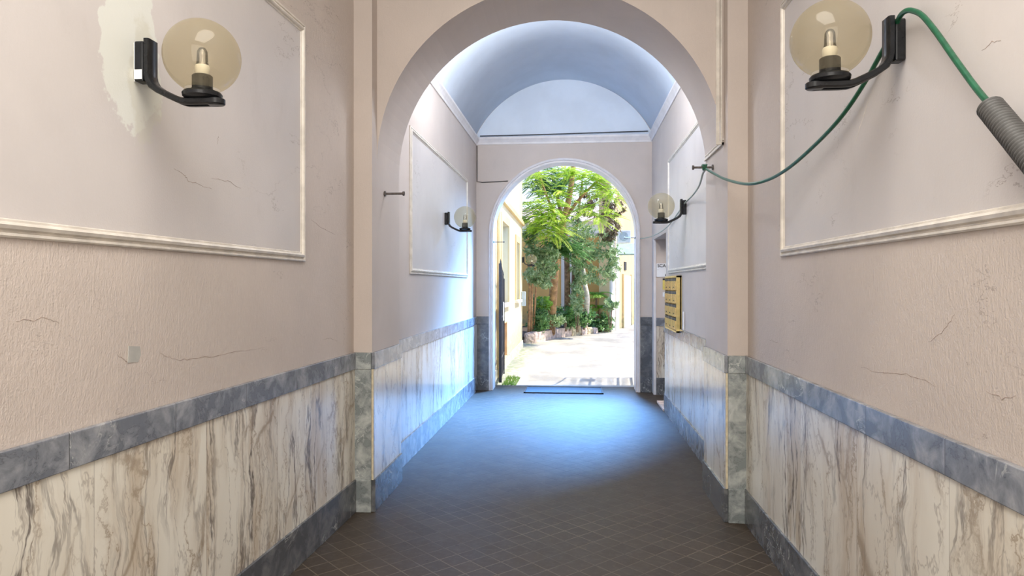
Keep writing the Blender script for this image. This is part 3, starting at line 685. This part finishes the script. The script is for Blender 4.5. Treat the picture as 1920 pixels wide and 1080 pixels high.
# ------------------------------------------------------------ courtyard
def rnd3(k): return Vector((random.uniform(-1, 1), random.uniform(-1, 1), random.uniform(-1, 1)))*k
struct(MB().box((-12, YO, -.14), (14, 60, -.01)).build('ground', M['ground']), 'pale concrete courtyard ground')
# outer face of our own building
struct(MB().box((-1.235, YO, 4.75), (9, YO+.3, 11)).box((1.7, YO, -.01), (9, YO+.3, 4.75)).build('wall_outer', M['stucco_w']), 'cream outer wall the passage opens from')

FX = -1.245
fb = empty('apartment_building', (FX, 10.4, 0))
def holewall(x, t, ya, yb, za, zb, holes):
    """wall in a plane of constant x with rectangular holes, split into boxes"""
    m = MB(); ys = sorted({ya, yb, *[h[0] for h in holes], *[h[1] for h in holes]}); zs = sorted({za, zb, *[h[2] for h in holes], *[h[3] for h in holes]})
    for i in range(len(ys)-1):
        for j in range(len(zs)-1):
            cy, cz = (ys[i]+ys[i+1])/2, (zs[j]+zs[j+1])/2
            if any(h[0] < cy < h[1] and h[2] < cz < h[3] for h in holes): continue
            m.box((x-t, ys[i], zs[j]), (x, ys[i+1], zs[j+1]))
    return m
WN = [(1.55, 2.75, 1.18, 2.62), (4.55, 5.35, 1.18, 2.45), (1.65, 2.65, .18, .82)]
holewall(0, .35, -.05, 6.55, -.01, 9.5, WN).build('wall', M['stucco_w'], fb)
MB().box((-6, 6.2, -.01), (-.02, 6.5, 9.5)).build('wall', M['stucco_w'], fb)
for k, (a, b, z0, z1) in enumerate(WN):
    if k < 2:
        fr = MB().box((-.22, a, z0), (-.16, a+.07, z1)).box((-.22, b-.07, z0), (-.16, b, z1)).box((-.22, a, z0), (-.16, b, z0+.07)).box((-.22, a, z1-.07), (-.16, b, z1)).box((-.22, (a+b)/2-.03, z0), (-.17, (a+b)/2+.03, z1)).build('window', M['frame_w'], fb)
        MB().box((-.20, a+.07, z0+.07), (-.19, b-.07, z1-.07)).build('pane', M['shutter'], fr)
        MB().box((0, a-.14, z0), (.03, a, z1+.14)).box((0, b, z0), (.03, b+.14, z1+.14)).box((0, a, z1), (.03, b, z1+.14)).build('window_surround', M['frame_o' if k < 0 else 'stucco_y'], fb)
        MB().box((-.16, a-.18, z0-.06), (.08, b+.18, z0)).build('window_sill', M['stucco_p'], fb)
    else:
        MB().box((-.28, a, z0), (-.24, b, z1)).build('window_shutter', M['brown'], fb)
        MB().box((-.24, b-.03, z0), (-.002, b, z1)).box((-.24, a, z1-.02), (-.002, b, z1)).build('window_surround', M['frame_o'], fb)
cp = MB().box((0, -.05, 2.95), (.06, 6.55, 3.02)); cp.box((0, -.05, 3.02), (.035, 6.55, 3.07)).build('string_course', M['stucco_y'], fb)
MB().box((0, 3.0, -.01), (.025, 6.55, .16)).box((0, -.05, -.01), (.025, 3.0, .14)).build('plinth', M['stucco_p'], fb)
MB().tube([(.05, .75, 0), (.05, .75, 9)], .035, 10).build('drainpipe', M['stucco_y'], fb)
tag(fb, 'cream yellow facade on the left of the courtyard with tall windows', 'building')
tag(MB().box((FX, 16.6, 1.0), (FX+.10, 16.8, 1.35)).build('meter_box', M['shutter'], bevel=.01), 'small grey box fixed low on the end of the cream facade', 'box')

# right building with turned side wall, low orange wall
rb = empty('apartment_building', (1.17, 22.6, 0), 0)
p0 = Vector((0, 0)); p1 = Vector((1.6, 6.4)); nn = Vector((-6.4, 1.6)).normalized()*.35
MB().prism([(0, 0), tuple(p1), tuple(p1+nn), tuple(nn)], -.01, 9).build('wall', M['stucco_y'], rb)
def onw(t, o=0.0): q = p1*t-nn.normalized()*o; return (q.x, q.y)
def wbox(t0, t1, z0, z1, o0, o1, mat, name, par=None): 
    a, b, c, d = onw(t0, o0), onw(t1, o0), onw(t1, o1), onw(t0, o1); return MB().prism([a, b, c, d], z0, z1).build(name, mat, par or rb)
wbox(0, .10, 0, 8.5, 0, .06, M['stucco_p'], 'pilaster'); wbox(.13, .22, 0, 3.2, 0, .05, M['frame_w'], 'pilaster')
dr = wbox(.36, .60, 0, 1.85, 0, .04, M['ac'], 'door'); wbox(.34, .36, 0, 1.9, 0, .07, M['stucco_y'], 'door_frame'); wbox(.60, .62, 0, 1.9, 0, .07, M['stucco_y'], 'door_frame')
wbox(.40, .46, 2.05, 2.35, 0, .03, M['cable'], 'window')
wbox(.20, 1, 4.6, 4.75, 0, .08, M['stucco_p'], 'string_course')
tag(rb, 'tall yellow building with a pale door at the right of the courtyard', 'building')
acu = MB().box((0, 0, 0), (.42, .30, .40)).build('air_conditioner', M['ac'], bevel=.01); acu.location = ony(1158, 455, 22.9)
MB().lathe([(.15, 0), (.15, .01), (.13, .012)], 24).build('fan_grille', M['shutter'], acu).matrix_local = Matrix.Translation((.2, -.001, .2)) @ Matrix.Rotation(math.pi/2, 4, 'X')
tag(acu, 'white air conditioner box high on the yellow building', 'air conditioner')
aw = MB(); q = ony(1156, 475, 22.6); q2 = ony(1192, 455, 22.6)
aw.add([(q.x, 22.1, q.z-.04), (q2.x+.3, 22.1, q.z-.04), (q2.x+.3, 22.9, q2.z), (q.x, 22.9, q2.z), (q.x, 22.1, q.z-.08), (q2.x+.3, 22.1, q.z-.08), (q2.x+.3, 22.9, q2.z-.05), (q.x, 22.9, q2.z-.05)], [(0, 1, 2, 3), (7, 6, 5, 4), (0, 4, 5, 1), (1, 5, 6, 2), (2, 6, 7, 3), (3, 7, 4, 0)])
tag(aw.build('awning', M['awn']), 'pale green awning under the air conditioner', 'awning')
gw = empty('garden_wall', (-6, 23.2, 0)); MB().box((0, 0, -.01), (7.2, .3, 3.15)).build('wall', M['stucco_o'], gw); MB().box((0, -.05, 3.15), (7.2, .35, 3.24)).build('coping', M['stucco_p'], gw)
MB().box((5.6, -.04, 0), (5.95, 0, 3.1)).build('pier', M['stucco_p'], gw)
tag(gw, 'low orange garden wall behind the trees', 'wall')
hb = empty('house', (-8, 34, 0)); MB().box((0, 0, 0), (9.6, 5, 4.6)).build('wall', M['stucco_p'], hb)
MB().add([(-.3, -.3, 4.6), (9.9, -.3, 4.6), (9.9, 5.3, 4.6), (-.3, 5.3, 4.6), (-.3, 2.5, 5.6), (9.9, 2.5, 5.6)], [(0, 1, 5, 4), (2, 3, 4, 5), (0, 4, 3), (1, 2, 5), (3, 2, 1, 0)]).build('roof', M['stone'], hb)
for k in range(3): MB().box((2.2+k*2.4, -.03, 2.2), (3.2+k*2.4, 0, 3.6)).build('window', M['shutter'], hb)
tag(hb, 'pale house with a low roof beyond the orange garden wall', 'building')
# far boundary of the lane
lw_ = tag(MB().box((2.4, 33, -.01), (9, 33.3, 4)).build('boundary_wall', M['stucco_p']), 'pale wall closing the lane behind the yellow building', 'wall')

# planter
def onz0(px, py): v = ray(px, py); return v*(-1.5/v.z)+Vector((0, 0, 1.5))
st = [(986, 643.5, 1002, 643.5, .23, 'small dark pink kerb stone at the left end of the bed', 'stone'), (1003, 643, 1043, 633.5, .26, 'long pinkish kerb stone left of the big block', 'stone'), (1044, 633, 1072, 629.5, .25, 'pale pink kerb block in the middle of the row', 'stone'),
      (1073, 629.5, 1090, 627.5, .29, 'yellowish squared kerb stone taller than the rest', 'stone_y'), (1091, 627.5, 1102, 626.5, .20, 'small brown kerb stone right of the yellow one', 'stone'), (1103, 626, 1112, 625, .19, 'small pale kerb stone near the ivy', 'stone_y'), (1113, 625, 1121, 624, .17, 'rightmost little kerb stone by the ivy', 'stone')]
bp = [onz0(st_[0], st_[1]) for st_ in st]+[onz0(st[-1][2], st[-1][3])]
bp = [(p.x-.10, p.y+.16) for p in bp[1:]]
tag(MB().prism([(-6, 18.3), (-1.3, 18.3)]+bp+[(1.0, 22.9), (1.0, 23.15), (-6, 23.15)], -.01, .14).build('planting_bed', M['soil']), 'raised bed of dark soil under the trees', 'planting bed')
for a, ya, b, yb, h, lab, mt_ in st:
    A_, B_ = onz0(a, ya), onz0(b, yb); d = (B_-A_); Ls = d.length; ang = math.atan2(d.y, d.x); th_ = .30
    bm = bmesh.new(); bmesh.ops.create_cube(bm, size=1); bmesh.ops.subdivide_edges(bm, edges=bm.edges[:], cuts=3, use_grid_fill=True)
    me = bpy.data.meshes.new('kerb_stone')
    for v in bm.verts:
        c = v.co; q = 1-.08*(abs(c.x)*2)**4*(abs(c.z)*2)**2
        v.co = Vector((c.x*Ls*.985, c.y*th_*q+th_/2, c.z*(h+.02)*q+(h-.02)/2))+rnd3(.011)
    bm.to_mesh(me); bm.free(); me.materials.append(M[mt_]); o = bpy.data.objects.new('kerb_stone', me); COL.objects.link(o)
    o.location = ((A_.x+B_.x)/2, (A_.y+B_.y)/2, .0); o.rotation_euler = (0, 0, ang); tag(o, lab, 'stone', 'kerb stones round the planting bed')

# ------------------------------------------------------------ plants
def rv(): 
    while True:
        v = Vector((random.uniform(-1, 1), random.uniform(-1, 1), random.uniform(-1, 1)))
        if .01 < v.length < 1: return v
def leaf(m, p, d, L, w):
    n = d.cross(rv()).normalized()
    m.add([p, p+d*L*.45+n*w, p+d*L, p+d*L*.45-n*w], [(0, 1, 2, 3)])
def blob(m, c, rad, n, L, w, droop=.2):
    c = Vector(c); subs = [rv() for _ in range(max(4, n//45))]
    for i in range(n):
        b = subs[i % len(subs)]; g_ = Vector((random.gauss(0, .16), random.gauss(0, .2), random.gauss(0, .13)))
        q = b*1.05+g_; p = c+Vector((q.x*rad[0], q.y*rad[1], q.z*rad[2])); d = (rv()+Vector((0, 0, -droop))).normalized(); leaf(m, p, d, L*random.uniform(.6, 1.3), w*random.uniform(.7, 1.2))
def frond(m, p, d, L, n=14, ll=.11, lw=.017, sag=.5):
    d = d.normalized(); s = d.cross(Vector((0, 0, 1))); s = s.normalized() if s.length > .05 else Vector((1, 0, 0)); q = Vector(p)
    for i in range(n):
        t = i/n; dd = (d+Vector((0, 0, -sag*t*1.6))).normalized(); q = q+dd*(L/n); k = math.sin(math.pi*(.12+.88*t))*.7+.35
        for sg_ in (1, -1):
            e = (s*sg_+dd*.55+Vector((0, 0, -.25))).normalized(); nn_ = e.cross(dd).normalized(); a = dd*lw
            tip = q+e*ll*k; m.add([q-a, q+e*ll*k*.5-a*1.1, tip, q+e*ll*k*.5+a*1.1], [(0, 1, 2, 3)])
def P(px, py, y): return ony(px, py, y)
def tree(name, lab, stems, bark, parts, cat='tree'):
    base = Vector((stems[0][0][0].x, stems[0][0][0].y, .14)); r = empty(name, base)
    for pth, rs in stems:
        rr = [rs[0]+(rs[1]-rs[0])*i/(len(smooth_path(pth, 4))-1) for i in range(len(smooth_path(pth, 4)))]
        MB().tube([q-base for q in smooth_path(pth, 4)], rr, 9).build('trunk', M[bark], r, smooth=True)
    for nm, mat, fn in parts:
        m = MB(); fn(m, base); m.build(nm, M[mat], r, fix=False)
    tag(r, lab, cat); return r
def blobs(lst, L, w, dens, dep=.5, droop=.3):
    def fn(m, base):
        for px, py, y, rx, rz, k in lst:
            c = P(px, py, y)-base; s = y/F; blob(m, c, (rx*s, max(rx, rz)*s*dep+.15, rz*s), int(dens*k), L, w, droop)
    return fn
def fronds(lst, L=.62, sag=.5, nfr=None, **kw):
    def fn(m, base):
        for px, py, y, rx, rz, k in lst:
            s = y/F; c = P(px, py, y)-base
            for _ in range(int(k*2.6)):
                q = rv(); p = c+Vector((q.x*rx*s, q.y*.5, q.z*rz*s)); a = random.uniform(-.6, 3.7); d = Vector((math.cos(a), -abs(math.sin(a))*.6-.1, random.uniform(-.35, .45))); frond(m, p, d, L*random.uniform(.7, 1.15), sag=sag, **kw)
    return fn
g0 = lambda px, y: Vector((P(px, 600, y).x, y, .14))
tree('silk_tree', 'tall tree with orange-brown trunk and lime feathery foliage', [([g0(1033, 19.6), P(1038, 540, 19), P(1043, 480, 19), P(1052, 430, 19), P(1064, 385, 19), P(1072, 340, 19), P(1078, 280, 19)], (.125, .06)), ([P(1048, 450, 19), P(1040, 405, 18.9), P(1022, 360, 18.7), P(1010, 320, 18.5)], (.05, .02)), ([P(1056, 415, 19), P(1085, 375, 19), P(1120, 340, 18.6), P(1150, 320, 18.4)], (.05, .02))], 'bark_o',
     [('foliage', 'lime', fronds([(1005, 400, 18, 25, 25, 30), (1030, 380, 17.6, 28, 28, 34), (1035, 420, 17.4, 22, 26, 30), (1000, 335, 18, 18, 15, 14), (1010, 425, 17.8, 24, 20, 22), (1120, 345, 18, 30, 20, 30), (1100, 328, 18.2, 40, 12, 22), (1145, 362, 17.8, 14, 14, 12), (1110, 392, 17.8, 20, 12, 12), (1125, 410, 17.6, 18, 9, 8), (1060, 320, 18, 25, 8, 14)])),
      ('foliage', 'green_l', fronds([(1015, 340, 19.6, 28, 24, 20), (1045, 350, 19.6, 24, 28, 26), (1040, 455, 18.6, 26, 18, 24), (1060, 470, 18.6, 26, 18, 22), (1025, 318, 19.6, 30, 10, 12)], ll=.13))])
tree('broadleaf_tree', 'dark brown twin-stemmed tree behind the orange trunk', [([g0(1064, 21.0), P(1064, 540, 20.2), P(1063, 490, 20.2), P(1060, 440, 20.2), P(1050, 390, 20.2), P(1036, 330, 20.2)], (.10, .05)), ([g0(1073, 21.2), P(1076, 520, 20.6), P(1078, 460, 20.6), P(1084, 400, 20.6), P(1092, 340, 20.6)], (.08, .03))], 'bark',
     [('foliage', 'teal', blobs([(1030, 345, 20.6, 34, 22, 1), (1075, 400, 20.6, 26, 30, .9), (1060, 455, 20.3, 34, 20, .8), (1110, 440, 20, 40, 18, 1), (1135, 465, 19.6, 26, 22, 1), (1100, 480, 20, 24, 20, .8), (1145, 500, 19.8, 16, 26, .9), (1122, 512, 19.6, 24, 18, .8), (1075, 500, 20, 22, 14, .4), (1060, 340, 20.4, 22, 24, .7)], 0.10, .021, 850)),
      ('dry_foliage', 'brownleaf', blobs([(1125, 390, 19.4, 30, 20, 1), (1150, 415, 19.2, 14, 28, .9), (1105, 370, 19.6, 22, 14, .6), (1160, 385, 19.2, 10, 16, .4), (1135, 440, 19.4, 16, 10, .4)], .09, .016, 800, droop=1.0))])
tree('slender_tree', 'slim multi-stemmed tree beside the cream facade with blue-green leaves', [([g0(991, 18.6), P(993, 540, 17.9), P(990, 480, 17.9), P(994, 440, 17.9)], (.04, .02)), ([g0(996, 18.75), P(998, 530, 18.1), P(1001, 480, 18.1), P(1004, 430, 18.1)], (.035, .02)), ([g0(1000, 18.9), P(1005, 540, 18.2), P(1008, 500, 18.2)], (.03, .02))], 'bark_o',
     [('foliage', 'teal', blobs([(1005, 515, 17.6, 24, 16, .9), (1024, 505, 17.5, 18, 18, .8), (1002, 480, 17.8, 20, 16, .7), (1020, 530, 17.5, 14, 9, .4), (995, 445, 17.9, 12, 16, .5), (1030, 480, 17.7, 16, 14, .5)], .10, .022, 1300))])
tree('pale_tree', 'pale whitish trunk rising right of the twin-stemmed tree', [([g0(1097, 21.8), P(1101, 560, 20.6), P(1096, 530, 20.6), P(1092, 490, 20.6), P(1090, 450, 20.6)], (.085, .05))], 'bark_w',
     [('foliage', 'teal', blobs([(1088, 520, 20.3, 12, 16, .4), (1080, 540, 20.2, 10, 12, .3), (1095, 460, 20.4, 16, 12, .4)], .10, .022, 1200))])
def shrub(name, lab, px, py, y, rx, rz, n, mat='shrub', L=.10, w=.026, grp='shrubs in the planting bed'):
    c = P(px, py, y); base = Vector((c.x, y, .15)); r = empty(name, base); s = y/F; m = MB(); blob(m, c-base, (rx*s, .35, rz*s), n, L, w, -.2); m.build('foliage', M[mat], r, fix=False)
    m = MB()
    for k in range(5): m.tube([Vector((random.uniform(-.05, .05), 0, 0)), c-base+Vector((random.uniform(-.7, .7)*rx*s, random.uniform(-.2, .2), rz*s*.4))], [.012, .005], 5)
    m.build('stems', M['bark'], r); tag(r, lab, 'shrub', grp); return r
shrub('shrub', 'leafy shrub at the left end of the bed by the cream facade', 1008, 588, 18.8, 20, 32, 1500)
shrub('shrub', 'low shrub at the foot of the orange trunk', 1038, 600, 19.3, 18, 18, 800, 'teal')
shrub('shrub', 'bright green shrub between the slim stems and the orange trunk', 1019, 570, 19.0, 12, 18, 800, 'fern')
shrub('shrub', 'dark shrub in front of the twin stems', 1066, 594, 20.6, 24, 22, 1500)
shrub('shrub', 'dark shrub in front of the pale trunk', 1094, 592, 21.2, 18, 20, 800)
shrub('shrub', 'upright leafy bush right of the twin stems', 1082, 560, 20.0, 12, 24, 600, 'teal')
shrub('ivy_clump', 'ivy spilling over the right end of the kerb stones', 1124, 604, 22.5, 22, 14, 1500, 'shrub', .09, .035, None)
def palm(px, py, y, lab, n=26, L=.75, mat='fern'):
    c = P(px, py, y); base = Vector((c.x, y, .15)); r = empty('potted_fern' if False else 'fern', base); m = MB()
    for k in range(n):
        a = 2*math.pi*k/n+random.uniform(-.2, .2); frond(m, c-base, Vector((math.cos(a), math.sin(a), random.uniform(.2, 1.1))), L*random.uniform(.7, 1.1), 14, .16, .014, .75)
    m.build('fronds', M[mat], r, fix=False); MB().tube([Vector((0, 0, 0)), c-base], [.05, .03], 7).build('stem', M['bark'], r); tag(r, lab, 'fern', 'ferns in the planting bed')
palm(1118, 555, 22.4, 'arching fern against the orange wall', 26, .55)
palm(1124, 578, 22.5, 'second fern lower against the orange wall', 20, .42)
palm(1060, 590, 20.4, 'long-leaved fern among the dark shrubs', 18, .5, 'green_l')
shrub('hanging_plant', 'blue-green plant hanging by the pale pilaster of the yellow building', 1144, 572, 22.0, 12, 9, 350, 'teal', .12, .045, None)
m = MB()
for _ in range(500):
    x = random.uniform(-1.07, -.86); y = 10.42+random.random()**1.3*.9; h = random.uniform(.02, .05)*(1 if x < -.9 else .6)
    q = rv()*.03; m.add([(x-.004, y, -.01), (x+.004, y, -.01), (x+q.x, y+q.y, h)], [(0, 1, 2)])
tag(m.build('grass_tuft', M['grass'], fix=False), 'bright green tuft of grass at the foot of the left gate', 'grass', kind='stuff')
